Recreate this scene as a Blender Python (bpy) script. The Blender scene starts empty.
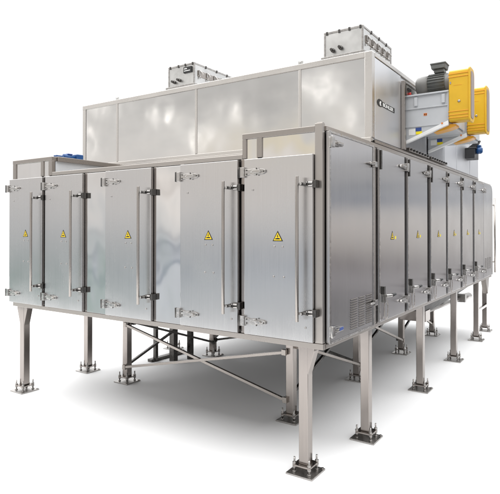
import bpy, bmesh, math, random
from mathutils import Vector, Matrix
random.seed(7)
S = bpy.context.scene
COL = S.collection

# ------------------------------------------------------------------ camera
cam_d = bpy.data.cameras.new("camera")
cam = bpy.data.objects.new("camera", cam_d)
COL.objects.link(cam)
YAW, PIT = 0.5918, 0.00783
fwd = Vector((-math.sin(YAW) * math.cos(PIT), math.cos(YAW) * math.cos(PIT), math.sin(PIT)))
rgt = Vector((math.cos(YAW), math.sin(YAW), 0))
upv = rgt.cross(fwd)
m = Matrix((rgt, upv, -fwd)).transposed().to_4x4()
m.translation = Vector((1.5252, -3.1355, 1.6735))
cam.matrix_world = m
cam_d.sensor_fit = 'HORIZONTAL'
cam_d.sensor_width = 36.0
cam_d.lens = 529.0 / 500.0 * 36.0
cam_d.shift_y = -24.75 / 500.0
cam_d.clip_start = 0.05
cam_d.clip_end = 200
S.camera = cam

# ------------------------------------------------------------------ studio world (white cove behind, invented grey hall behind the camera and to the right)
W = bpy.data.worlds.new("World")
S.world = W
W.use_nodes = True
nt = W.node_tree
nt.nodes.clear()
wo = nt.nodes.new('ShaderNodeOutputWorld')
bg = nt.nodes.new('ShaderNodeBackground')
nt.links.new(bg.outputs[0], wo.inputs[0])
tc = nt.nodes.new('ShaderNodeTexCoord')
sep = nt.nodes.new('ShaderNodeSeparateXYZ')
nt.links.new(tc.outputs['Generated'], sep.inputs[0])


def wmath(op, a, b=None, c=None):
    n = nt.nodes.new('ShaderNodeMath')
    n.operation = op
    for i, v in enumerate((a, b, c)):
        if v is None:
            continue
        if isinstance(v, (int, float)):
            n.inputs[i].default_value = v
        else:
            nt.links.new(v, n.inputs[i])
    return n.outputs[0]


def wsmooth(v, a, b):
    n = nt.nodes.new('ShaderNodeMapRange')
    n.interpolation_type = 'SMOOTHSTEP'
    n.inputs[1].default_value = a
    n.inputs[2].default_value = b
    nt.links.new(v, n.inputs[0])
    return n.outputs[0]


def wramp(v, stops):
    n = nt.nodes.new('ShaderNodeValToRGB')
    n.color_ramp.elements.remove(n.color_ramp.elements[0])
    for i, (p, c) in enumerate(stops):
        e = n.color_ramp.elements[0] if i == 0 else n.color_ramp.elements.new(p)
        e.position = p
        e.color = (c[0], c[1], c[2], 1)
    nt.links.new(v, n.inputs[0])
    return n.outputs[0]


def wmix(f, a, b):
    n = nt.nodes.new('ShaderNodeMix')
    n.data_type = 'RGBA'
    nt.links.new(f, n.inputs[0])
    for i, v in ((6, a), (7, b)):
        if isinstance(v, tuple):
            n.inputs[i].default_value = (*v, 1)
        else:
            nt.links.new(v, n.inputs[i])
    return n.outputs[2]


zz = wmath('ADD', sep.outputs[2], 0.5)            # elevation 0 is 0.5
ZR = lambda e: e + 0.5
# wavy bands added for the steel to reflect: an invented hall behind the camera
right_surround = wramp(zz, [(ZR(-.30), (.06, .06, .065)), (ZR(-.14), (.25, .24, .25)), (ZR(-.10), (.43, .41, .425)), (ZR(-.07), (.26, .235, .24)), (ZR(-.04), (.58, .54, .51)),
                        (ZR(.005), (.82, .77, .73)), (ZR(.03), (.78, .75, .72)), (ZR(.042), (.30, .34, .42)), (ZR(.052), (.22, .26, .33)),
                        (ZR(.06), (.60, .61, .64)), (ZR(.072), (.22, .25, .30)), (ZR(.085), (.56, .56, .57)), (ZR(.115), (.52, .52, .53)),
                        (ZR(.15), (.95, .96, .99)), (ZR(.3), (1.05, 1.07, 1.1))])
back_surround = wramp(zz, [(ZR(-.34), (.20, .20, .21)), (ZR(-.24), (.52, .53, .55)), (ZR(-.18), (.86, .89, .92)), (ZR(-.13), (.80, .85, .90)), (ZR(-.10), (.84, .88, .94)), (ZR(-.088), (.36, .42, .50)),
                       (ZR(-.07), (.80, .84, .90)), (ZR(-.055), (.40, .44, .50)), (ZR(-.04), (.86, .89, .93)), (ZR(-.025), (.66, .67, .70)), (ZR(0), (1.0, .99, .98)),
                       (ZR(.05), (1.14, 1.09, 1.05)), (ZR(.085), (.92, .87, .83)), (ZR(.11), (1.16, 1.10, 1.05)), (ZR(.145), (.92, .90, .88)), (ZR(.20), (.84, .825, .81)),
                       (ZR(.25), (.70, .69, .68)), (ZR(.33), (.82, .81, .80))])
left_surround = wramp(zz, [(ZR(-.30), (.20, .31, .27)), (ZR(-.10), (.40, .53, .48)), (ZR(-.05), (.62, .69, .68)), (ZR(0), (.80, .82, .84)),
                       (ZR(.08), (1.0, .97, .95)), (ZR(.2), (.95, .93, .91)), (ZR(.4), (1, 1, 1))])
leftf = wsmooth(sep.outputs[0], -.66, -.86)
back_surround = wmix(leftf, back_surround, left_surround)
# warm patch added behind the camera for gold reflections in the infill sheets
g1 = wmath('MULTIPLY', wsmooth(sep.outputs[0], -.64, -.56), wsmooth(sep.outputs[0], -.36, -.46))
g2 = wmath('MULTIPLY', wsmooth(sep.outputs[2], .118, .135), wsmooth(sep.outputs[2], .178, .160))
back_surround = wmix(wmath('MULTIPLY', g1, g2), back_surround, (1.05, .96, .78))
wn = nt.nodes.new('ShaderNodeTexNoise')
wn.inputs['Scale'].default_value = 5.5
wn.inputs['Detail'].default_value = 2.0
nt.links.new(tc.outputs['Generated'], wn.inputs['Vector'])
wv = nt.nodes.new('ShaderNodeVectorMath')
wv.operation = 'SCALE'
nt.links.new(back_surround, wv.inputs[0])
nt.links.new(wmath('MULTIPLY_ADD', wn.outputs['Fac'], .3, .84), wv.inputs['Scale'])
back_surround = wv.outputs[0]
side = wsmooth(sep.outputs[1], -.25, .2)
surround = wmix(side, back_surround, right_surround)
d1 = wmath('MULTIPLY', sep.outputs[0], -.556)
d2 = wmath('MULTIPLY_ADD', sep.outputs[1], .831, d1)
cove = wsmooth(d2, .60, .77)
allc = wmix(cove, surround, (1.06, 1.06, 1.06))
nt.links.new(allc, bg.inputs[0])
bg.inputs[1].default_value = 1.0

# ------------------------------------------------------------------ lamps: overhead softbox and small unseen lamps added for glints on the sheets
def area(name, loc, target, sx, sy, watts, col=(1, 1, 1)):
    d = bpy.data.lights.new(name, 'AREA')
    d.shape = 'RECTANGLE'
    d.size, d.size_y = sx, sy
    d.energy = watts
    d.color = col
    o = bpy.data.objects.new(name, d)
    COL.objects.link(o)
    o.location = loc
    o.rotation_euler = (Vector(target) - Vector(loc)).to_track_quat('-Z', 'Y').to_euler()
    return o


area("overhead_softbox", (-7.0, 3.0, 9.5), (-7.0, 3.1, 0), 32, 20, 5400)
for lx, ly, lz, lw in ((-13.0, -6.6, 4.5, 1.5), (-12.2, -6.9, 5.6, 1.0), (-9.6, -7.0, 5.0, 1.3), (-8.1, -6.9, 4.2, 1.0), (-6.6, -6.6, 4.8, 1.3), (-4.6, -7.4, 5.2, 1.4), (-3.5, -7.0, 4.3, 1.0)):
    area("glint_lamp", (lx, ly, lz), (-2, .9, 2.6), .16, .55, lw, (1, .97, .93))

S.view_settings.view_transform = 'Standard'
S.view_settings.look = 'None'
S.view_settings.exposure = 0
S.view_settings.gamma = 1
S.cycles.max_bounces = 8
S.cycles.glossy_bounces = 5
S.cycles.diffuse_bounces = 4


# ------------------------------------------------------------------ materials
def new_mat(name):
    mt = bpy.data.materials.new(name)
    mt.use_nodes = True
    t = mt.node_tree
    b = t.nodes['Principled BSDF']
    return mt, t, b


def coords(t, scale, offset=True):
    tcn = t.nodes.new('ShaderNodeTexCoord')
    mp = t.nodes.new('ShaderNodeMapping')
    mp.inputs['Scale'].default_value = scale
    if offset:
        oi = t.nodes.new('ShaderNodeObjectInfo')
        ad = t.nodes.new('ShaderNodeVectorMath')
        ad.operation = 'MULTIPLY_ADD'
        ad.inputs[1].default_value = (37.0, 37.0, 37.0)
        t.links.new(oi.outputs['Random'], ad.inputs[0])
        t.links.new(tcn.outputs['Object'], ad.inputs[2])
        t.links.new(ad.outputs[0], mp.inputs[0])
    else:
        t.links.new(tcn.outputs['Object'], mp.inputs[0])
    return mp.outputs[0]


def noise(t, vec, scale, detail=3, rough=.5):
    n = t.nodes.new('ShaderNodeTexNoise')
    n.inputs['Scale'].default_value = scale
    n.inputs['Detail'].default_value = detail
    n.inputs['Roughness'].default_value = rough
    t.links.new(vec, n.inputs['Vector'])
    return n.outputs['Fac']


def maprange(t, v, a, b, lo=.3, hi=.7):
    n = t.nodes.new('ShaderNodeMapRange')
    n.inputs[1].default_value = lo
    n.inputs[2].default_value = hi
    n.inputs[3].default_value = a
    n.inputs[4].default_value = b
    t.links.new(v, n.inputs[0])
    return n.outputs[0]


def math2(t, op, a, b):
    n = t.nodes.new('ShaderNodeMath')
    n.operation = op
    for i, v in enumerate((a, b)):
        if isinstance(v, (int, float)):
            n.inputs[i].default_value = v
        else:
            t.links.new(v, n.inputs[i])
    return n.outputs[0]


def steel(name, base, rough, streak=(220, 220, 2.0), srough=.06, scol=.05, warp=0.0, wscale=2.0, wstretch=(1, 1, 1),
          smudge=.04, metallic=1.0, aniso=0.0):
    """brushed stainless: fine streaks along the slow axis, cloudy smudges, and sheet warp as a bump"""
    mt, t, b = new_mat(name)
    st = noise(t, coords(t, streak), 1.0, 3, .6)
    cl = noise(t, coords(t, (1, 1, 1)), 2.6, 4, .55)
    r1 = maprange(t, st, -srough, srough)
    r2 = maprange(t, cl, -smudge, smudge)
    rr = math2(t, 'ADD', math2(t, 'ADD', r1, r2), rough)
    t.links.new(rr, b.inputs['Roughness'])
    c1 = maprange(t, st, 1 - scol, 1 + scol)
    c2 = maprange(t, cl, 1 - scol * .6, 1 + scol * .6)
    cc = math2(t, 'MULTIPLY', c1, c2)
    vm = t.nodes.new('ShaderNodeVectorMath')
    vm.operation = 'SCALE'
    vm.inputs[0].default_value = base
    t.links.new(cc, vm.inputs['Scale'])
    t.links.new(vm.outputs[0], b.inputs['Base Color'])
    b.inputs['Metallic'].default_value = metallic
    if aniso:
        b.inputs['Anisotropic'].default_value = aniso
        ge = t.nodes.new('ShaderNodeNewGeometry')
        cr = t.nodes.new('ShaderNodeVectorMath')
        cr.operation = 'CROSS_PRODUCT'
        t.links.new(ge.outputs['True Normal'], cr.inputs[0])
        cr.inputs[1].default_value = (0, 0, 1)
        t.links.new(cr.outputs[0], b.inputs['Tangent'])
    if warp:
        wn = noise(t, coords(t, wstretch), wscale, 1.5, .45)
        bp2 = t.nodes.new('ShaderNodeBump')
        bp2.inputs['Strength'].default_value = 1.0
        bp2.inputs['Distance'].default_value = warp
        t.links.new(wn, bp2.inputs['Height'])
        t.links.new(bp2.outputs[0], b.inputs['Normal'])
    return mt


def paint(name, col, rough=.45, var=.06, bump=.0, dirt=None, metallic=0.0):
    mt, t, b = new_mat(name)
    n1 = noise(t, coords(t, (1, 1, 1)), 9.0, 5, .6)
    c = maprange(t, n1, 1 - var, 1 + var)
    vm = t.nodes.new('ShaderNodeVectorMath')
    vm.operation = 'SCALE'
    vm.inputs[0].default_value = col
    t.links.new(c, vm.inputs['Scale'])
    out = vm.outputs[0]
    if dirt:
        n2 = noise(t, coords(t, (1, 1, 1)), 30.0, 6, .7)
        f = maprange(t, n2, 0, 1, .58, .75)
        mx = t.nodes.new('ShaderNodeMix')
        mx.data_type = 'RGBA'
        t.links.new(f, mx.inputs[0])
        t.links.new(out, mx.inputs[6])
        mx.inputs[7].default_value = (*dirt, 1)
        out = mx.outputs[2]
    t.links.new(out, b.inputs['Base Color'])
    rr = maprange(t, n1, rough - .08, rough + .08)
    t.links.new(rr, b.inputs['Roughness'])
    b.inputs['Metallic'].default_value = metallic
    if bump:
        bp = t.nodes.new('ShaderNodeBump')
        bp.inputs['Strength'].default_value = bump
        bp.inputs['Distance'].default_value = .002
        n3 = noise(t, coords(t, (1, 1, 1)), 220.0, 2)
        t.links.new(n3, bp.inputs['Height'])
        t.links.new(bp.outputs[0], b.inputs['Normal'])
    return mt


M = {
    'door': steel('brushed_steel_front', (.555, .545, .54), .25, scol=.03, srough=.02, smudge=.05, warp=.004, wscale=1.3, aniso=.8),
    'side': steel('brushed_steel_side', (.53, .52, .52), .21, streak=(160, 160, 1.6), scol=.035, srough=.02, smudge=.03, warp=.003, wscale=1.3, aniso=.85),
    'mirror': steel('polished_steel_sheet', (.64, .63, .62), .07, scol=.02, srough=.005, smudge=.02, streak=(2, 2, 2), warp=.017, wscale=2.4, wstretch=(1.3, 1.3, .7)),
    'plenum': steel('mill_finish_sheet', (.65, .64, .625), .14, streak=(3, 3, 9), scol=.015, srough=.01, warp=.011, wscale=2.1),
    'plenum_side': steel('mill_finish_side_sheet', (.72, .73, .75), .38, streak=(160, 160, 2), scol=.02, srough=.01, warp=.006, wscale=2.4),
    'trim': steel('matt_steel_trim', (.43, .40, .372), .32, streak=(60, 60, 60), scol=.012, srough=.02, smudge=.05),
    'pale_trim': steel('pale_satin_trim', (.60, .575, .545), .30, streak=(60, 60, 60), scol=.01, srough=.02, smudge=.05),
    'frame': steel('steel_frame_section', (.36, .33, .305), .30, streak=(90, 90, 40), scol=.015, srough=.02, smudge=.05),
    'dark_gap': steel('dark_steel_seam', (.12, .11, .105), .45, scol=.1),
    'leg': steel('brushed_steel_leg', (.325, .295, .275), .20, streak=(60, 60, 3), scol=.04, srough=.02, warp=.0015, wscale=6),
    'foot': steel('raw_steel_foot', (.40, .385, .37), .34, scol=.14, streak=(60, 60, 60)),
    'cast': steel('polished_casting', (.46, .445, .43), .22, streak=(40, 40, 40), scol=.07, warp=.002, wscale=30),
    'darkcast': steel('dark_casting', (.11, .105, .10), .30, streak=(40, 40, 40), warp=.002, wscale=30),
    'rod': steel('round_bar_steel', (.38, .35, .325), .26, streak=(80, 80, 5), scol=.03, srough=.02),
    'galv': steel('galvanised_sheet', (.62, .615, .60), .30, streak=(6, 6, 6), scol=.05, warp=.006, wscale=5),
    'grey': paint('light_grey_paint', (.50, .515, .53), .42, .04, .05),
    'white': paint('white_paint', (.80, .80, .79), .4, .03),
    'yellow': paint('yellow_paint', (.68, .40, .012), .42, .05, .05),
    'yellow_dark': paint('deep_yellow_paint', (.72, .33, .012), .45, .05),
    'mesh': paint('guard_mesh_grey', (.33, .27, .25), .55, .08),
    'motor': paint('motor_grey_paint', (.11, .115, .11), .45, .10, .05),
    'motor_light': paint('motor_cowl_paint', (.17, .168, .16), .45, .06, .05),
    'black': paint('black_plastic', (.018, .018, .019), .4, .1),
    'blue': paint('blue_paint', (.012, .07, .22), .4, .08, .05),
    'bluelabel': paint('blue_label_print', (.03, .07, .26), .4, .03),
    'signyellow': paint('sign_yellow_print', (.85, .60, .01), .4, .02),
    'signblack': paint('sign_black_print', (.012, .012, .012), .45, .05),
    'stickerwhite': paint('sticker_white_print', (.78, .78, .76), .4, .02),
    'stickeryellow': paint('sticker_yellow_print', (.88, .72, .01), .4, .02),
    'orange': paint('sticker_orange_print', (.75, .20, .02), .4, .03),
    'red': paint('red_plastic', (.55, .03, .02), .4, .03),
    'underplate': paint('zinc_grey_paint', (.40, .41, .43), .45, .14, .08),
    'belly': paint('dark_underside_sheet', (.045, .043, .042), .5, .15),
}


def floor_mat():
    mt, t, b = new_mat('white_studio_floor')
    n = noise(t, coords(t, (1, 1, 1), False), .8, 5, .6)
    c = maprange(t, n, .86, .89)
    cm = t.nodes.new('ShaderNodeCombineColor')
    for i in range(3):
        t.links.new(c, cm.inputs[i])
    t.links.new(cm.outputs[0], b.inputs['Base Color'])
    b.inputs['Roughness'].default_value = .7
    b.inputs['Specular IOR Level'].default_value = .15
    return mt


M['floor'] = floor_mat()

# ------------------------------------------------------------------ mesh helpers
ORG = {}


class MB:
    def __init__(self):
        self.bm = bmesh.new()
        self.mats = []
        self.cur = 0

    def use(self, mt):
        if mt not in self.mats:
            self.mats.append(mt)
        self.cur = self.mats.index(mt)
        return self

    def face(self, vs):
        f = self.bm.faces.new(vs)
        f.material_index = self.cur
        return f

    def box(self, x0, x1, y0, y1, z0, z1):
        v = [self.bm.verts.new((x, y, z)) for x in (x0, x1) for y in (y0, y1) for z in (z0, z1)]
        for q in ((0, 1, 3, 2), (4, 6, 7, 5), (0, 4, 5, 1), (2, 3, 7, 6), (0, 2, 6, 4), (1, 5, 7, 3)):
            self.face([v[i] for i in q])
        return self

    def prism(self, pts, axis, a, b):
        """pts: polygon in the two other axes (in x,y,z order); extruded along axis from a to b"""
        def mk(p, h):
            c = list(p)
            c.insert('xyz'.index(axis), h)
            return self.bm.verts.new(c)
        A = [mk(p, a) for p in pts]
        B = [mk(p, b) for p in pts]
        n = len(pts)
        self.face(A)
        self.face(B[::-1])
        for i in range(n):
            self.face([A[i], B[i], B[(i + 1) % n], A[(i + 1) % n]])
        return self

    def tube(self, p0, p1, r0, r1=None, n=14, caps=True):
        r1 = r0 if r1 is None else r1
        p0, p1 = Vector(p0), Vector(p1)
        d = (p1 - p0).normalized()
        a = d.orthogonal().normalized()
        c = d.cross(a)
        A, B = [], []
        for i in range(n):
            t = 2 * math.pi * i / n
            o = a * math.cos(t) + c * math.sin(t)
            A.append(self.bm.verts.new(p0 + o * r0))
            B.append(self.bm.verts.new(p1 + o * r1))
        for i in range(n):
            f = self.face([A[i], A[(i + 1) % n], B[(i + 1) % n], B[i]])
            f.smooth = True
        if caps:
            self.face(A[::-1])
            self.face(B)
        return self

    def lathe(self, p0, axis, prof, n=24):
        """prof: list of (distance along axis, radius)"""
        p0 = Vector(p0)
        d = Vector(axis).normalized()
        a = d.orthogonal().normalized()
        c = d.cross(a)
        rings = []
        for h, r in prof:
            rings.append([self.bm.verts.new(p0 + d * h + (a * math.cos(2 * math.pi * i / n) + c * math.sin(2 * math.pi * i / n)) * r) for i in range(n)])
        for A, B in zip(rings, rings[1:]):
            for i in range(n):
                f = self.face([A[i], A[(i + 1) % n], B[(i + 1) % n], B[i]])
                f.smooth = True
        self.face(rings[0][::-1])
        self.face(rings[-1])
        return self

    def bar(self, p0, p1, w, h, up=(0, 0, 1)):
        """rectangular bar from p0 to p1; h along up, w across"""
        p0, p1 = Vector(p0), Vector(p1)
        d = (p1 - p0).normalized()
        s = d.cross(Vector(up)).normalized()
        u = s.cross(d).normalized()
        v = []
        for p in (p0, p1):
            for a, b in ((-1, -1), (1, -1), (1, 1), (-1, 1)):
                v.append(self.bm.verts.new(p + s * a * w / 2 + u * b * h / 2))
        for q in ((0, 3, 2, 1), (4, 5, 6, 7), (0, 1, 5, 4), (1, 2, 6, 5), (2, 3, 7, 6), (3, 0, 4, 7)):
            self.face([v[i] for i in q])
        return self

    def path(self, pts, r, n=8):
        for a, b in zip(pts, pts[1:]):
            self.tube(a, b, r, n=n)
        return self

    def build(self, name, mat, parent=None, bevel=0.0, origin=None, seg=2):
        bm = self.bm
        bmesh.ops.recalc_face_normals(bm, faces=bm.faces)
        vs = [v.co for v in bm.verts]
        lo = Vector([min(v[i] for v in vs) for i in range(3)])
        hi = Vector([max(v[i] for v in vs) for i in range(3)])
        o = Vector(origin) if origin else (lo + hi) / 2
        bmesh.ops.translate(bm, verts=bm.verts, vec=-o)
        me = bpy.data.meshes.new(name)
        bm.to_mesh(me)
        bm.free()
        for mt in (self.mats or [mat]):
            me.materials.append(mt)
        ob = bpy.data.objects.new(name, me)
        COL.objects.link(ob)
        put(ob, o, parent)
        if bevel:
            b = ob.modifiers.new('bevel', 'BEVEL')
            b.width = bevel
            b.segments = seg
            b.limit_method = 'ANGLE'
            b.harden_normals = False
        return ob


def put(ob, world, parent=None):
    ORG[ob.name] = Vector(world)
    if parent is not None:
        ob.parent = parent
        ob.location = Vector(world) - ORG[parent.name]
    else:
        ob.location = world


def thing(name, label, cat, base, group=None):
    o = bpy.data.objects.new(name, None)
    o.empty_display_size = .2
    COL.objects.link(o)
    put(o, base)
    o['label'] = label
    o['category'] = cat
    if group:
        o['group'] = group
    return o


def dup(root, off, parent=None):
    """copy an object with its children and their children; off is a world shift"""
    r = root.copy()
    COL.objects.link(r)
    r.location = root.location + Vector(off)
    ORG[r.name] = ORG[root.name] + Vector(off)
    if parent is not None:
        r.parent = parent
    for ch in list(root.children):
        c = ch.copy()
        COL.objects.link(c)
        c.parent = r
        ORG[c.name] = ORG[ch.name] + Vector(off)
        for g in list(ch.children):
            d = g.copy()
            COL.objects.link(d)
            d.parent = c
            ORG[d.name] = ORG[g.name] + Vector(off)
    return r


def text_mesh(mb, body, size, origin, ux, uy, bold=.0, depth=.002, squeeze=1.0):
    """adds lettering to an MB: origin lower left, ux along the line, uy up"""
    cu = bpy.data.curves.new('lettering', 'FONT')
    cu.body = body
    cu.size = size
    cu.extrude = depth / 2
    cu.offset = bold
    o = bpy.data.objects.new('lettering', cu)
    COL.objects.link(o)
    dg = bpy.context.evaluated_depsgraph_get()
    me = bpy.data.meshes.new_from_object(o.evaluated_get(dg))
    ux, uy = Vector(ux), Vector(uy)
    n = ux.cross(uy)
    base = len(mb.bm.verts)
    vs = [mb.bm.verts.new(Vector(origin) + ux * v.co.x * squeeze + uy * v.co.y + n * v.co.z) for v in me.vertices]
    width = max(v.co.x for v in me.vertices) * squeeze
    for p in me.polygons:
        try:
            mb.face([vs[i] for i in p.vertices])
        except ValueError:
            pass
    bpy.data.objects.remove(o)
    bpy.data.curves.remove(cu)
    bpy.data.meshes.remove(me)
    return width


# ------------------------------------------------------------------ floor
fl = MB().box(-15, 1.45, -3.4, 15, -.02, 0).build('floor', M['floor'])
fl['kind'] = 'structure'
fl['label'] = 'seamless white studio floor under the steel dryer'

# ------------------------------------------------------------------ the dryer
XL, YB = -3.49, 6.07
ZB, ZT, ZM = .868, 2.34, 2.19
dryer = thing('industrial_dryer', 'large stainless steel dryer cabinet with rows of tall doors standing on square legs', 'dryer', (-1.74, 3.0, 0))

b = MB()
b.box(XL + .03, -.012, .87, YB - .012, .905, 2.325)
b.box(XL + .03, -.012, .014, .87, .905, 2.176)
b.box(XL + .03, -2.872, .014, .87, 2.176, 2.322)
b.box(-.632, -.012, .014, .87, 2.176, 2.322)
b.build('body', M['dark_gap'], dryer)

# underside pan and base rails
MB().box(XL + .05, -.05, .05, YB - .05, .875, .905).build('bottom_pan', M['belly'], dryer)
MB().box(XL + .01, -.001, -.012, .03, .866, .906).build('base_rail', M['frame'], dryer, .003)
MB().box(-.03, .004, .03, 6.06, .868, .900).build('base_rail', M['frame'], dryer, .003)
MB().box(XL, XL + .03, .03, 6.06, .868, .904).build('base_rail', M['frame'], dryer, .003)

# upper rails, front
MB().box(-2.855, -.645, -.006, .05, 2.156, 2.192).build('top_rail', M['trim'], dryer, .003)
MB().box(XL - .006, -2.855, -.008, .05, 2.302, 2.342).build('top_rail', M['frame'], dryer, .003)
MB().box(-.645, -.062, -.008, .05, 2.298, 2.338).build('top_rail', M['frame'], dryer, .003)
# upper rails, sides
MB().box(-.03, .006, .03, 6.0, 2.303, 2.338).build('top_rail', M['trim'], dryer, .003)
# inner flanges of the tall bays
MB().box(-2.885, -2.835, .05, .855, 2.300, 2.345).build('bay_flange', M['frame'], dryer, .003)
MB().box(-.665, -.625, .05, .855, 2.300, 2.342).build('bay_flange', M['frame'], dryer, .003)
MB().box(-2.870, -2.862, .04, .862, 2.178, 2.30).build('bay_side_sheet', M['grey'], dryer)
MB().box(-.642, -.634, .04, .862, 2.178, 2.30).build('bay_side_sheet', M['grey'], dryer)
MB().box(-2.86, -.645, .05, .86, 2.178, 2.184).build('head_roof', M['trim'], dryer)
MB().box(-2.86, -.645, .845, .868, 2.184, 2.335).build('head_wall', M['trim'], dryer)
MB().box(XL, -2.885, .05, .868, 2.323, 2.336).build('bay_roof', M['trim'], dryer)
MB().box(-.625, -.03, .05, .868, 2.323, 2.334).build('bay_roof', M['trim'], dryer)

# posts of the front
def post(x0, x1, z0, z1, mt='frame', y0=-.006):
    return MB().box(x0, x1, y0, .03, z0, z1).build('post', M[mt], dryer, .002)


post(XL - .006, XL + .045, .907, 2.302)
post(-3.03, -2.99, 2.160, 2.302)
post(-2.908, -2.856, 2.160, 2.302)
post(-2.955, -2.918, .907, 2.153, 'leg')
post(-2.372, -2.335, .907, 2.153, 'leg')
post(-1.518, -1.489, .907, 2.153, 'leg')
post(-.655, -.612, .907, 2.156, 'leg')
post(-.645, -.612, 2.160, 2.298)
post(-.522, -.478, 2.160, 2.298)
cp = MB().box(-.062, -.006, -.010, .03, .907, 2.352)
cp.box(-.05, -.008, -.004, .03, 2.352, 2.358)
cp.build('corner_post', M['trim'], dryer, .003)

# bright infill sheets over the end doors and polished sheets between the doors
for x0, x1, z1 in ((-3.445, -3.03, 2.302), (-2.99, -2.908, 2.302), (-.612, -.522, 2.298), (-.478, -.062, 2.298)):
    MB().box(x0 - .004, x1 + .004, .004, .013, 2.150, z1 + .004).build('infill_sheet', M['mirror'], dryer)
for x0, x1 in ((-2.335, -2.063), (-1.489, -1.209)):
    MB().box(x0, x1, -.012, .010, .908, 2.150).build('polished_sheet', M['mirror'], dryer, .002)


# ---- front door with its fittings
def sign_mesh(name, parent, c, ux, uy, s):
    """triangular warning sign, black border, bolt symbol"""
    c, ux, uy = Vector(c), Vector(ux), Vector(uy)
    n = ux.cross(uy)
    mb = MB()

    def poly(pts, mt, d0, d1):
        mb.use(mt)
        A = [mb.bm.verts.new(c + ux * p[0] * s + uy * p[1] * s + n * d0) for p in pts]
        B = [mb.bm.verts.new(c + ux * p[0] * s + uy * p[1] * s + n * d1) for p in pts]
        mb.face(B)
        mb.face(A[::-1])
        for i in range(len(pts)):
            j = (i + 1) % len(pts)
            mb.face([A[i], A[j], B[j], B[i]])
    tri = [(-.5, -.40), (.5, -.40), (0, .47)]
    poly(tri, M['signblack'], 0, .0015)
    poly([(p[0] * .76, (p[1] + .11) * .76 - .11) for p in tri], M['signyellow'], .0015, .0022)
    poly([(-.24, -.24), (-.24, -.17), (.02, -.11), (.22, -.15), (.22, -.24)], M['signblack'], .0022, .0028)
    poly([(.03, .20), (-.10, -.01), (-.01, -.01), (-.05, -.12), (.10, .04), (.01, .04), (.06, .20)], M['signblack'], .0022, .0028)
    return mb.build(name, None, parent)


def make_front_door(x0, x1):
    d = MB().box(x0, x1, -.036, -.008, .911, 2.150).build('door', M['door'], dryer, .003)
    # hinges at the left edge
    h = None
    for z in (2.056, 1.006):
        if h is None:
            mb = MB().use(M['cast'])
            mb.box(x0 - .022, x0 + .012, -.058, -.036, z - .036, z + .036)
            mb.prism([(x0 + .012, z - .026), (x0 + .050, z - .018), (x0 + .085, z - .022), (x0 + .165, z - .017), (x0 + .185, z - .008),
                      (x0 + .185, z + .010), (x0 + .165, z + .018), (x0 + .085, z + .022), (x0 + .050, z + .018), (x0 + .012, z + .026)], 'y', -.050, -.037)
            mb.prism([(x0 + .07, z - .004), (x0 + .09, z - .012), (x0 + .14, z - .012), (x0 + .155, z), (x0 + .14, z + .012), (x0 + .09, z + .012)], 'y', -.064, -.049)
            mb.use(M['darkcast']).tube((x0 - .028, -.052, z - .038), (x0 - .028, -.052, z + .038), .010)
            mb.use(M['darkcast'])
            for px, pz in ((.030, .014), (.030, -.014), (.115, .0225), (.115, -.0215), (.172, 0), (-.005, .02), (-.005, -.02)):
                mb.tube((x0 + px, -.055, z + pz), (x0 + px, -.0505, z + pz), .006, n=8)
            h = mb.build('hinge', None, d, .002)
        else:
            dup(h, (0, 0, z - 2.056), d)
    # pull bar at the right
    hx = x1 - .083
    MB().tube((hx, -.098, 1.05), (hx, -.098, 2.002), .0115, n=16).build('handle', M['rod'], d, .002)
    k = None
    for z in (1.950, 1.105):
        if k is None:
            mb = MB().use(M['darkcast'])
            mb.tube((hx - .002, -.098, z), (hx + .055, -.070, z), .009)
            mb.tube((hx + .030, -.037, z), (hx + .030, -.094, z), .012)
            mb.box(hx + .046, hx + .066, -.070, -.037, z - .014, z + .018)
            mb.use(M['cast']).tube((hx + .050, -.066, z + .010), (x1 + .010, -.055, z + .010), .007)
            mb.tube((hx + .050, -.066, z - .010), (x1 + .010, -.055, z - .010), .005)
            mb.tube((hx + .030, -.096, z), (hx + .030, -.104, z), .008)
            mb.use(M['darkcast']).box(x1 + .010, x1 + .034, -.056, -.012, z - .024, z + .026)
            k = mb.build('latch', None, d, .002)
        else:
            dup(k, (0, 0, z - 1.950), d)
    sign_mesh('warning_sign', d, (x0 + .278, -.0362, 1.605), (1, 0, 0), (0, 0, 1), .082)
    s0 = None
    for px, pz in ((x0 + .25, 1.535), (x0 + .315, 1.535), (x0 + .245, 1.33), (x0 + .325, 1.33), (x0 + .075, 1.93),
                   (hx + .03, 1.005)):
        if s0 is None:
            s0 = MB().lathe((px, -.0362, pz), (0, -1, 0), [(0, .0075), (.003, .0075), (.005, .004)], 8).build('screw', M['foot'], d)
            s0p = (px, pz)
        else:
            dup(s0, (px - s0p[0], 0, pz - s0p[1]), d)
    return d


DW = .543
door = make_front_door(-.608, -.608 + DW)
for x0 in (-3.506, -2.917, -2.063, -1.209):
    c = dup(door, (x0 + .608, random.uniform(-.002, .001), random.uniform(-.002, .001)), dryer)
    for k in c.children:
        if k.name.startswith('warning_sign'):
            k.rotation_euler = (0, random.uniform(-.035, .035), 0)
        elif k.name.startswith('handle'):
            k.location.z += random.uniform(-.006, .006)

# ---- right side: vent panel, doors, end panel
def louvres(mb, y0, y1, z0, z1, n, x):
    st = (z1 - z0) / n
    for i in range(n):
        z = z0 + st * i
        mb.use(M['dark_gap']).box(x - .001, x + .0008, y0, y1, z + st * .12, z + st * .58)
        mb.use(M['frame']).prism([(x + .0009, z + st * .60), (x + .004, z + st * .52), (x + .004, z + st * .58), (x + .0009, z + st * .72)], 'y', y0, y1)


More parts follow.
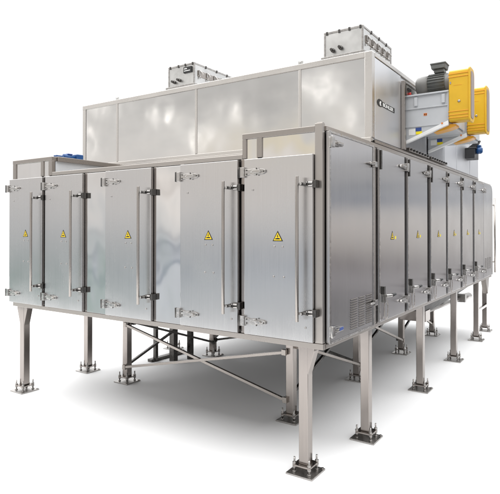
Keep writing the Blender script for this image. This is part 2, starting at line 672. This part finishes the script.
def side_hinge(parent, y, z, flip=1, mat='cast'):
    mb = MB()
    mb.box(.024, .056, y - .018, y + .018, z - .034, z + .034)
    mb.prism([(y + .017 * flip, z - .020), (y + .16 * flip, z - .012), (y + .175 * flip, z), (y + .16 * flip, z + .013), (y + .017 * flip, z + .022)][::flip], 'x', .030, .048)
    mb.box(.046, .062, min(y + .06 * flip, y + .14 * flip), max(y + .06 * flip, y + .14 * flip), z - .008, z + .009)
    mb.tube((.050, y - .02 * flip, z - .038), (.050, y - .02 * flip, z + .038), .009)
    return mb.build('hinge', M[mat], parent, .003)


def side_latch(parent, y, z):
    mb = MB()
    mb.use(M['darkcast']).box(.027, .050, y - .016, y + .016, z - .02, z + .075)
    mb.use(M['cast']).box(.027, .062, y - .020, y + .024, z - .055, z + .012)
    mb.tube((.058, y, z), (.085, y + .065, z), .013)
    mb.use(M['black']).tube((.085, y + .065, z), (.096, y + .115, z + .004), .015, .012)
    pts = []
    for i in range(15):
        t = math.pi * (0.5 + 1.9 * i / 14)
        pts.append((.040, y + .05 + .042 * math.cos(t), z - .115 + .085 * math.sin(t)))
    mb.use(M['rod']).path(pts, .0038)
    return mb.build('latch', None, parent, .002)


vp = MB().box(.0, .024, .030, .822, .906, 2.300).build('vent_panel', M['side'], dryer, .003)
e = MB().use(M['cast'])
e.box(.0245, .030, .024, .046, .900, 2.304)
e.box(.0245, .029, .046, .812, .900, .912)
e.box(.0245, .029, .046, .812, 2.288, 2.304)
e.box(.0245, .029, .812, .826, .900, 2.304)
e.build('edge_trim', M['cast'], vp, .002)
g = None
for y0, y1 in ((.372, .490), (.526, .630), (.664, .780)):
    lv = MB()
    louvres(lv, y0, y1, .938, 1.160, 13, .0245)
    lv.build('louvre_grille', None, vp)
for z in (2.226, .985):
    side_hinge(vp, .035, z)
mb = MB().use(M['bluelabel']).box(.0625, .0632, .105, .165, .982, 1.002)
mb.build('small_label', None, vp)
for z in (2.155, 1.085):
    mb = MB().box(.0295, .055, .785, .835, z - .022, z + .022)
    mb.tube((.045, .80, z), (.045, .70, z), .009)
    mb.build('catch', M['cast'], vp, .003)

# seam post between vent panel and first door
MB().box(-.006, .020, .836, .872, .906, 2.300).build('post', M['trim'], dryer, .002)
MB().box(-.006, .010, .880, .915, .906, 2.300).build('post', M['frame'], dryer, .002)

SD0, SDW = .935, .655
sdoor = MB().box(.0, .026, SD0, SD0 + SDW, .906, 2.298).build('side_door', M['side'], dryer, .003)
side_hinge(sdoor, SD0 + SDW + .012, 2.205, -1)
side_hinge(sdoor, SD0 + SDW + .012, 1.020, -1)
side_latch(sdoor, SD0 + .075, 1.115)
MB().box(.0265, .046, SD0 + .008, SD0 + .034, 2.13, 2.285).build('catch', M['darkcast'], sdoor, .003)
sign_mesh('warning_sign', sdoor, (.0262, SD0 + .32, 1.595), (0, 1, 0), (0, 0, 1), .085)
MB().box(.0262, .0275, SD0 + .385, SD0 + .415, 1.565, 1.59).build('small_label', M['stickeryellow'], sdoor)
edge = MB().box(.0265, .031, SD0, SD0 + .024, .906, 2.298).build('edge_trim', M['cast'], sdoor, .001)
for y in (1.668, 2.42, 3.15, 3.885, 4.625):
    c = dup(sdoor, (random.uniform(-.003, .002), y - SD0, random.uniform(-.002, .001)), dryer)
    c.rotation_euler = (0, 0, random.uniform(-.006, .006))
    for k in c.children:
        if k.name.startswith('warning_sign'):
            k.rotation_euler = (random.uniform(-.04, .04), 0, 0)
for y in (1.633, 2.375, 3.11, 3.845, 4.585, 5.30):
    MB().box(-.006, .004, y - .042 + .012, y + .022, .906, 2.300).build('post', M['dark_gap'], dryer)

# end panel with rounded top corner, its louvres and the far end door with a pull bar
ep = []
y0, y1, z0, z1, r = 5.325, 6.055, .906, 2.318, .13
ep = [(y0, z0), (y1, z0), (y1, z1 - r)]
for i in range(1, 7):
    t = math.pi / 2 * i / 6
    ep.append((y1 - r + r * math.cos(t), z1 - r + r * math.sin(t)))
ep.append((y0, z1))
en = MB().prism(ep, 'x', -.008, .024).build('end_panel', M['side'], dryer, .004)
for ya, yb in ((5.42, 5.54), (5.60, 5.72), (5.78, 5.90)):
    lv = MB()
    louvres(lv, ya, yb, 1.02, 1.20, 9, .0245)
    lv.build('louvre_grille', None, en)
ed = MB().box(-3.40, -.012, 6.056, 6.09, .91, 2.19).build('end_door', M['door'], dryer, .01)
mb = MB().tube((.034, 6.20, .93), (.034, 6.20, 2.13), .014, n=12)
for z in (1.10, 2.02):
    mb.path([(-.03, 6.091, z), (-.01, 6.18, z), (.034, 6.20, z)], .011, 10)
mb.build('handle', M['rod'], ed)

# ---- legs on levelling feet
def make_leg(x, y, top=.868, gus=()):
    g = MB().box(x - .035, x + .035, y - .035, y + .035, .064, top)
    for sx in gus:
        g.prism([(x + sx * .030, top - .002), (x + sx * .085, top - .002), (x + sx * .085, top - .03), (x + sx * .030, top - .21)][::int(sx)], 'y', y - .0335, y + .0335)
    l = g.build('leg', M['leg'], dryer, .004, origin=(x, y, 0))
    MB().box(x - .10, x + .10, y - .10, y + .10, .0, .012).build('foot_plate', M['foot'], l, .002)
    MB().box(x - .066, x + .066, y - .066, y + .066, .052, .064).build('levelling_plate', M['leg'], l, .002)
    s = None
    for sx, sy in ((-1, -1), (1, -1), (1, 1), (-1, 1)):
        if s is None:
            px, py = x + .056 * sx, y + .056 * sy
            q = MB().tube((px, py, .012), (px, py, .112), .0065, n=10)
            q.tube((px, py, .039), (px, py, .0515), .0135, n=6)
            q.tube((px, py, .0645), (px, py, .078), .0135, n=6)
            q.tube((px, py, .0125), (px, py, .021), .0135, n=6)
            s = q.build('levelling_bolt', M['foot'], l)
            s0 = (sx, sy)
        else:
            dup(s, (.056 * (sx - s0[0]), .056 * (sy - s0[1]), 0), l)
    MB().tube((x + .085, y + .085, .012), (x + .085, y + .085, .018), .011, n=6).build('anchor_bolt', M['foot'], l)
    return l


make_leg(-3.40, .072, gus=(-1, 1))
make_leg(-.178, .078, gus=(1,))
leg = make_leg(-.735, .868)
for x, y in ((-3.465, .92), (-2.765, .872), (-.050, .855),
             (-3.40, 2.31), (-2.715, 2.31), (-.735, 2.325), (-.055, 2.348),
             (-3.40, 3.79), (-2.72, 3.79), (-.72, 3.79), (-.055, 3.785),
             (-3.40, 5.19), (-2.72, 5.19), (-.70, 5.20), (-.060, 5.19),
             (-3.40, 6.0), (-2.72, 6.0), (-.09, 6.02)):
    dup(leg, (x + .735, y - .868, 0), dryer)
# cabinet brackets over the last pair of legs
MB().box(-.085, -.045, 5.226, 5.986, .40, .44).build('leg_strut', M['leg'], dryer, .003)
MB().prism([(5.80, .866), (6.09, .866), (6.055, .70), (5.985, .60)], 'x', -.112, -.036).build('gusset', M['frame'], dryer, .003)

# ---- tie braces
def brace(p0, p1, w=.026, h=.024, mt='frame', up=(0, 0, 1)):
    mb = MB().bar(p0, p1, w, h, up)
    for p in (p0, p1):
        a = Vector(p)
        mb.box(a.x - .020, a.x + .020, a.y - .017, a.y + .017, a.z - .024, a.z + .024)
    return mb.build('brace', M[mt], dryer, .001)


brace((-2.735, .822, .625), (-.77, .822, .180))
brace((-2.735, .808, .175), (-.77, .808, .592))
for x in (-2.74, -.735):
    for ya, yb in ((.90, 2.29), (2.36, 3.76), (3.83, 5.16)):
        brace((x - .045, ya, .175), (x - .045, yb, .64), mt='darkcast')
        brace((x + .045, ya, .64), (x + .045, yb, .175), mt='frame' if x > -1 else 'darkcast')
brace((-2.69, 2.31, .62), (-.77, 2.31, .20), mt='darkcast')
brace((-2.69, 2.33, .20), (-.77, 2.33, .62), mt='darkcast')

# ------------------------------------------------------------------ upper housing
PF = .86
upper = thing('upper_housing', 'long plain sheet steel housing on top of the dryer, with black plate on its right', 'housing', (-1.74, 3.0, ZT))
b = MB()
b.box(XL + .01, -.010, PF + .012, 5.05, 2.362, 3.055)
b.build('shell', M['plenum_side'], upper)
seams = [XL + .045, -2.915, -1.795, -.645, -.048]
for xa, xb in zip(seams, seams[1:]):
    MB().box(xa + .012, xb - .012, PF + .002, PF + .011, 2.378, 3.015).build('front_sheet', M['plenum'], upper)
for i, x in enumerate(seams[:-1]):
    w = .013 if i else .045
    MB().box(x - w, x + (.012 if i else .008), PF - .004, PF + .013, 2.385, 3.03).build('seam_strip', M['pale_trim'], upper, .003)
MB().box(-.062, .002, PF - .006, PF + .06, 2.375, 3.065).build('corner_strip', M['pale_trim'], upper, .006)
MB().box(XL, -.062, PF - .006, PF + .03, 3.015, 3.065).build('top_strip', M['pale_trim'], upper, .004)
mb = MB().box(XL, -.0, PF - .03, PF + .012, 2.345, 2.375)
mb.box(XL, -.0, PF - .03, PF - .024, 2.318, 2.345)
mb.build('bottom_flange', M['pale_trim'], upper, .002)
MB().box(-.012, .012, .90, 5.0, 2.338, 2.362).build('side_flange', M['frame'], upper, .002)
MB().box(-.04, .004, PF + .06, 5.05, 3.030, 3.066).build('side_top_strip', M['pale_trim'], upper, .003)
MB().box(XL + .02, -.04, PF + .03, 5.03, 3.052, 3.060).build('roof_sheet', M['galv'], upper)
MB().box(-.0095, .0, .925, 1.565, 2.372, 3.026).build('side_sheet', M['plenum_side'], upper, .003)
for ya, yb in ((3.02, 3.70), (3.735, 4.46), (4.495, 5.045)):
    MB().box(-.0095, .0, ya, yb, 2.372, 3.026).build('side_sheet', M['plenum_side'], upper, .003)
for x in (-2.915, -.64):
    mb = MB().box(x - .022, x + .022, PF - .002, PF + .012, 3.066, 3.092)
    mb.tube((x, PF - .006, 3.080), (x, PF + .016, 3.080), .006)
    mb.build('lifting_lug', M['galv'], upper, .002)
# maker's plate
lg = MB()
def lq(y, z):        # plate coordinates -> world
    return (y, z)
lg.use(M['signblack']).box(.0005, .003, 1.075, 1.388, 2.660, 2.702)
ring = []
for i in range(20):
    t = 2 * math.pi * i / 20
    ring.append((1.022 + .052 * math.cos(t), 2.683 + .028 * math.sin(t)))
ring = [(y + (.022 if y > 1.03 else 0), z - (.004 if z < 2.675 else 0)) for y, z in ring]
lg.prism(ring, 'x', .0005, .0035)
cr = []
for i in range(11):
    t = math.radians(118 + 124 * i / 10)
    cr.append((1.062 + .044 * math.cos(t), 2.678 + .023 * math.sin(t)))
for i in range(11):
    t = math.radians(238 - 116 * i / 10)
    cr.append((1.072 + .026 * math.cos(t), 2.677 + .018 * math.sin(t)))
lg.use(M['stickerwhite']).prism(cr, 'x', .0035, .0045)
text_mesh(lg, 'BÜHLER', .040, (.0036, 1.094, 2.6665), (0, 1, 0), (0, 0, 1), bold=.0011, depth=.001, squeeze=1.78)
lg.build('maker_plate', None, upper)

# ------------------------------------------------------------------ roof duct boxes
def make_duct_box(label):
    x0, x1, y0, y1, z0, z1 = -.425, -.085, .885, 1.555, 3.085, 3.292
    t = thing('duct_box', label, 'duct box', ((x0 + x1) / 2, (y0 + y1) / 2, 3.06), 'sheet metal boxes on the roof')
    mb = MB().box(x0, x1, y0, y1, z0, z1 - .004)
    mb.build('casing', M['galv'], t, .003)
    fr = MB()
    q = .016
    for xa in (x0 - .004, x1 - q + .004):
        for ya in (y0 - .004, y1 - q + .004):
            fr.box(xa, xa + q, ya, ya + q, z0, z1 - q)
    fr.box(x0 - .004, x1 + .004, y0 - .004, y0 + q, z1 - q, z1 + .002)
    fr.box(x0 - .004, x1 + .004, y1 - q, y1 + .004, z1 - q, z1 + .002)
    fr.box(x0 - .004, x0 + q, y0 + q, y1 - q, z1 - q, z1 + .002)
    fr.box(x1 - q, x1 + .004, y0 + q, y1 - q, z1 - q, z1 + .002)
    fr.build('angle_frame', M['foot'], t, .002)
    MB().box(x0 - .022, x1 + .022, y0 - .022, y1 + .022, 3.062, z0).build('base_flange', M['foot'], t, .002)
    kb = None
    for px, pz in ((-.345, 3.132), (-.275, 3.142)):
        if kb is None:
            q2 = MB().lathe((px, y0, pz), (0, -1, 0), [(0, .017), (.012, .017), (.014, .009), (.028, .009), (.032, .014), (.045, .011)], 12)
            kb = q2.build('knob', M['darkcast'], t)
            k0 = (px, pz)
        else:
            dup(kb, (px - k0[0], 0, pz - k0[1]), t)
    MB().box(x1 + .0005, x1 + .006, y0 + .05, y1 - .03, 3.165, 3.225).build('clamp_rail', M['frame'], t, .001)
    c0 = None
    for i in range(5):
        y = y0 + .075 + i * .122
        if c0 is None:
            c = MB().box(x1 + .006, x1 + .015, y - .014, y + .014, 3.180, 3.230)
            c.tube((x1 + .014, y, 3.222), (x1 + .030, y + .03, 3.190), .0055)
            c.tube((x1 + .012, y, 3.172), (x1 + .012, y, 3.145), .006)
            c0 = c.build('toggle_clamp', M['cast'], t, .002)
        else:
            dup(c0, (0, i * .122, 0), t)
    b0 = None
    for px, py in ((-.40, y0), (-.29, y0), (-.20, y0), (-.105, y0), (x1, y0 + .18), (x1, y0 + .36), (x1, y0 + .54)):
        if b0 is None:
            b0 = MB().box(px - .009, px + .009, py - .008, py + .008, z1 - .022, z1 + .005).build('corner_clip', M['darkcast'], t, .002)
            p0 = (px, py)
        else:
            dup(b0, (px - p0[0], py - p0[1], 0), t)
    return t


dbox = make_duct_box('galvanised duct box on the roof corner right above the maker plate')
db2 = dup(dbox, (-1.755, 0, .004))
db2['label'] = 'galvanised duct box with a dark label plate, standing mid-roof left of the other box'
mb = MB().use(M['signblack']).box(-1.972, -1.868, .872, .8845, 3.205, 3.262)
mb.use(M['stickerwhite']).box(-1.962, -1.925, .8712, .8719, 3.240, 3.250)
mb.box(-1.962, -1.885, .8712, .8719, 3.220, 3.228)
mb.build('label_plate', None, db2)

# ------------------------------------------------------------------ belt driven fans
def make_fan(label):
    y0 = 1.69
    t = thing('fan_unit', label, 'fan', (.2, y0 + .32, 2.38), 'belt driven fans on the right wall')
    # housing, flat underneath, carried by triangular brackets on a wall plate
    MB().box(.013, .375, y0 + .004, y0 + .60, 2.577, 2.853).build('housing', M['grey'], t, .004)
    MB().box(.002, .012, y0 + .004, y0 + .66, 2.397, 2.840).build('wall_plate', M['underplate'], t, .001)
    MB().prism([(.0125, 2.44), (.0125, 2.5755), (.33, 2.5755)], 'y', y0 - .004, y0 + .003).build('bracket_web', M['grey'], t)
    fl = MB()
    fl.box(.004, .380, y0 - .012, y0 + .004, 2.575, 2.853)
    fl.box(.004, .392, y0 - .030, y0 + .004, 2.853, 2.868)
    fl.box(.004, .392, y0 - .022, y0 + .004, 2.735, 2.746)
    fl.box(.380, .392, y0 - .024, y0 + .60, 2.602, 2.853)
    for x in (.105, .345):
        fl.box(x - .014, x + .014, y0 - .028, y0 - .012, 2.762, 2.84)
    fl.build('rib', M['grey'], t, .002)
    # white arm along the sloped lower edge, with its yellow end bracket
    MB().prism([(.014, 2.452), (.392, 2.600), (.392, 2.560), (.20, 2.492), (.014, 2.424)], 'y', y0 - .042, y0 - .005).build('support_arm', M['white'], t, .003)
    yb = MB().prism([(.255, 2.508), (.395, 2.572), (.448, 2.568), (.446, 2.550), (.39, 2.532), (.31, 2.516)], 'y', y0 - .004, y0 + .12)
    yb.build('guard_bracket', M['yellow_dark'], t, .003)
    st = MB().use(M['stickerwhite']).box(.035, .095, y0 - .0065, y0 - .0045, 2.505, 2.560)
    st.use(M['bluelabel']).box(.098, .150, y0 - .0065, y0 - .0045, 2.535, 2.568)
    st.use(M['stickeryellow']).box(.100, .155, y0 - .0075, y0 - .0045, 2.508, 2.533)
    st.build('sticker', None, t)
    mk = MB().use(M['orange']).box(.172, .202, y0 - .0145, y0 - .0125, 2.668, 2.690)
    mk.use(M['signblack']).box(.177, .184, y0 - .0155, y0 - .013, 2.672, 2.686)
    mk.box(.191, .198, y0 - .0155, y0 - .013, 2.672, 2.686)
    mk.build('rotation_sticker', None, t)
    MB().tube((.34, y0 - .0475, 2.578), (.34, y0 - .041, 2.578), .008, n=8).build('screw', M['orange'], t)
    # bolted foot flange along the wall
    MB().box(.002, .040, y0 + .005, y0 + .655, 2.366, 2.396).build('foot_flange', M['frame'], t, .002)
    bb = None
    for i in range(7):
        y = y0 + .05 + i * .092
        if bb is None:
            bb = MB().box(.0405, .050, y - .014, y + .022, 2.374, 2.391).build('bolt', M['black'], t, .002)
        else:
            dup(bb, (0, i * .092, 0), t)
    # motor, shaft along x
    my, mz, r = y0 + .20, 2.990, .086
    mt_ = MB()
    pr = [(0, r * .80), (.004, r * .86)]
    mt_.lathe((.165, my, mz), (1, 0, 0), [(0, r * .9), (.0, r), (.155, r), (.155, r * .9)], 28)
    for i in range(22):
        a = 2 * math.pi * i / 22
        d = Vector((0, math.cos(a), math.sin(a)))
        mt_.bar(Vector((.168, my, mz)) + d * (r + .003), Vector((.317, my, mz)) + d * (r + .003), .004, .014, up=tuple(d))
    mt_.box(.20, .30, my - .085, my + .085, 2.869, 2.905)
    mo = mt_.build('motor', M['motor'], t)
    MB().lathe((.052, my, mz), (1, 0, 0), [(0, r * .55), (.004, r * .82), (.020, r * .98), (.055, r * 1.03), (.114, r * 1.03), (.1145, r * .96)], 28).build('fan_cowl', M['motor_light'], mo)
    MB().lathe((.3205, my, mz), (1, 0, 0), [(0, r * .98), (.004, r * 1.02), (.060, r * .98), (.072, r * .6), (.110, r * .3)], 28).build('end_bell', M['motor_light'], mo)
    tb = MB().box(.215, .305, my - .035, my + .055, mz + r + .012, mz + r + .045)
    tb.prism([(.198, mz + r + .045), (.315, mz + r + .045), (.323, mz + r + .085), (.190, mz + r + .085)], 'y', my - .055, my + .075)
    tb.box(.186, .327, my - .06, my + .08, mz + r + .0855, mz + r + .100)
    tb.build('terminal_box', M['motor'], mo, .005)
    MB().box(.10, .36, my - .10, my + .12, 2.8685, 2.8715).build('motor_base', M['trim'], t, .001)
    # belt guard: narrow box with rounded ends (profile in y-z), mesh face outwards
    gy0, gy1, gz0, gz1, rr = y0 - .045, y0 + .115, 2.585, 3.030, .05
    def prof(ins, rr):
        a, b_, c, d_ = gy0 + ins, gy1 - ins, gz0 + ins, gz1 - ins
        p = []
        for cx, cz, s in ((b_ - rr, d_ - rr, 0), (a + rr * .4, d_ - rr * .4, 1), (a + rr * .4, c + rr * .4, 2), (b_ - rr, c + rr, 3)):
            q_ = rr if s in (0, 3) else rr * .4
            for i in range(6):
                th = math.pi / 2 * (s + i / 5)
                p.append((cx + q_ * math.cos(th), cz + q_ * math.sin(th)))
        return p
    gd = MB().prism(prof(0, .055), 'x', .398, .560).build('belt_guard', M['yellow'], t, .004)
    lip = MB()
    lip.prism(prof(-.010, .06), 'x', .560, .574)
    lip.build('guard_rim', M['yellow'], gd, .003)
    MB().prism(prof(.020, .05), 'x', .5745, .578).build('guard_mesh', M['mesh'], gd)
    bd = None
    for z in (gz1 - .035, gz1 - .062, gz0 + .030, gz0 + .055, gz0 + .085):
        if bd is None:
            bd = MB().box(.392, .562, gy0 - .004, gy1 - .06, z - .004, z + .004).build('guard_band', M['yellow_dark'], gd, .002)
            zb0 = z
        else:
            dup(bd, (0, 0, z - zb0), gd)
    MB().lathe((.482, gy0, 2.755), (0, -1, 0), [(0, .012), (.004, .012), (.007, .006)], 12).build('guard_lock', M['cast'], gd)
    MB().box(.405, .417, gy0 - .003, gy0 - .0005, 2.91, 2.93).build('guard_clip', M['cast'], gd)
    MB().box(.435, .505, gy0 - .0012, gy0 - .0004, 2.893, 2.897).build('guard_text_line', M['yellow_dark'], gd)
    mb = MB().box(.385, .430, my - .03, my + .03, 2.66, 2.90)
    mb.build('guard_back_plate', M['darkcast'], t)
    return t


fan = make_fan('nearer belt driven fan with grey motor and yellow guard beside the duct box')
f2 = dup(fan, (0, .735, 0))
f2['label'] = 'second belt driven fan behind the first, most of it hidden by the front yellow guard'
# wall frame round the fan openings
wf = MB().box(.0005, .034, 1.570, 1.612, 2.366, 2.985)
wf.box(.0005, .030, 1.612, 3.0, 2.967, 2.985)
wf.box(.0005, .020, 1.612, 1.640, 2.366, 2.967)
wf.build('fan_wall_frame', M['frame'], upper, .003)
jb = MB().use(M['galv']).box(.0005, .028, 1.645, 2.0, 2.875, 2.962)
jb.use(M['black']).box(.028, .042, 1.66, 1.74, 2.915, 2.935)
jb.box(.028, .042, 1.80, 1.88, 2.885, 2.905)
jb.use(M['red']).tube((.028, 1.715, 2.893), (.046, 1.715, 2.893), .012, n=10)
jb.build('terminal_strip', None, upper)

# ------------------------------------------------------------------ blue geared motors
def gear_motor_left():
    t = thing('gear_motor', 'flat blue geared motor lying on the left end of the dryer roof', 'geared motor', (-2.95, .25, 2.336))
    mb = MB().lathe((-2.935, .18, 2.366), (0, 1, 0), [(0, .016), (.004, .027), (.11, .027), (.114, .022), (.13, .022), (.133, .012)], 20)
    mb.box(-2.965, -2.905, .20, .28, 2.3365, 2.352)
    mb.build('motor', M['blue'], t)
    MB().box(-2.985, -2.895, .315, .395, 2.3365, 2.402).build('gearbox', M['blue'], t, .008)
    MB().box(-2.96, -2.91, .22, .275, 2.389, 2.400).build('terminal_box', M['bluelabel'], t, .004)
    MB().box(-2.96, -2.91, .085, .178, 2.3365, 2.372).build('brake', M['blue'], t, .006)
    mb = MB().tube((-2.985, .355, 2.375), (-3.20, .355, 2.375), .012)
    mb.tube((-3.20, .355, 2.375), (-3.225, .355, 2.375), .028)
    mb.build('drive_shaft', M['rod'], t)


gear_motor_left()


def gear_motor_right():
    t = thing('gear_motor', 'blue geared motor with black gearbox below the rear yellow guard', 'geared motor', (.05, 4.3, 2.58))
    mb = MB().box(.0015, .115, 4.20, 4.46, 2.565, 2.700)
    mb.box(.0015, .135, 4.19, 4.47, 2.690, 2.705)
    mb.build('gearbox', M['black'], t, .006)
    MB().lathe((.1155, 4.33, 2.675), (1, 0, 0), [(0, .036), (.006, .046), (.055, .046), (.060, .038), (.072, .03)], 20).build('motor', M['blue'], t)
    MB().box(.125, .170, 4.30, 4.37, 2.722, 2.742).build('terminal_box', M['blue'], t, .004)
    MB().prism([(.0015, 2.706), (.115, 2.706), (.165, 2.80), (.14, 2.81)], 'y', 4.28, 4.36).build('mounting_arm', M['black'], t, .003)


gear_motor_right()

# ------------------------------------------------------------------ discharge hopper under the rear of the dryer
hp = thing('discharge_hopper', 'dark sheet metal hopper hanging under the rear right of the dryer between its legs', 'hopper', (-.5, 4.6, .87))
def hop():
    mb = MB()
    a = [(-1.75, 2.75, .873), (-.10, 2.75, .873), (-.10, 6.0, .873), (-1.75, 6.0, .873)]
    c = [(-.95, 3.55, .58), (-.36, 3.55, .58), (-.36, 5.0, .62), (-.95, 5.0, .62)]
    A = [mb.bm.verts.new(p) for p in a]
    B = [mb.bm.verts.new(p) for p in c]
    mb.face(A)
    mb.face(B[::-1])
    for i in range(4):
        mb.face([A[i], B[i], B[(i + 1) % 4], A[(i + 1) % 4]])
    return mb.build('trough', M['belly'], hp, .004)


hop()
MB().box(-.62, -.30, 3.42, 3.62, .505, .64).build('drive_box', M['leg'], hp, .004)
mb = MB().tube((-.46, 3.62, .56), (-.42, 5.9, .52), .035, n=14)
mb.tube((-.42, 5.9, .52), (-.40, 6.35, .50), .06, n=16)
mb.build('screw_tube', M['foot'], hp)
MB().box(-.50, -.32, 5.70, 5.80, .47, .60).build('outlet_flange', M['foot'], hp, .003)

# ------------------------------------------------------------------ dark trestle under the middle
tr = thing('support_trestle', 'dark steel trestle standing on the floor under the middle of the dryer', 'trestle', (-3.0, 1.8, 0))
for x, y, w in ((-3.124, 1.68, .045), (-2.945, 1.81, .075), (-2.835, 2.0, .06)):
    MB().box(x - w / 2, x + w / 2, y - w / 2, y + w / 2, .0, .80).build('post', M['darkcast'], tr, .003)
MB().bar((-3.15, 1.60, .018), (-3.12, 2.20, .018), .07, .034).build('floor_bar', M['darkcast'], tr, .002)
MB().bar((-2.945, 1.85, .765), (-2.84, 1.97, .765), .04, .05).build('cross_bar', M['darkcast'], tr, .002)
MB().bar((-3.12, 1.70, .765), (-2.95, 1.775, .765), .03, .04).build('cross_bar', M['darkcast'], tr, .002)
mb = MB().box(-3.03, -2.90, 1.86, 1.96, .10, .118)
mb.box(-2.975, -2.955, 1.83, 1.90, .118, .17)
mb.build('tray', M['foot'], tr, .002)
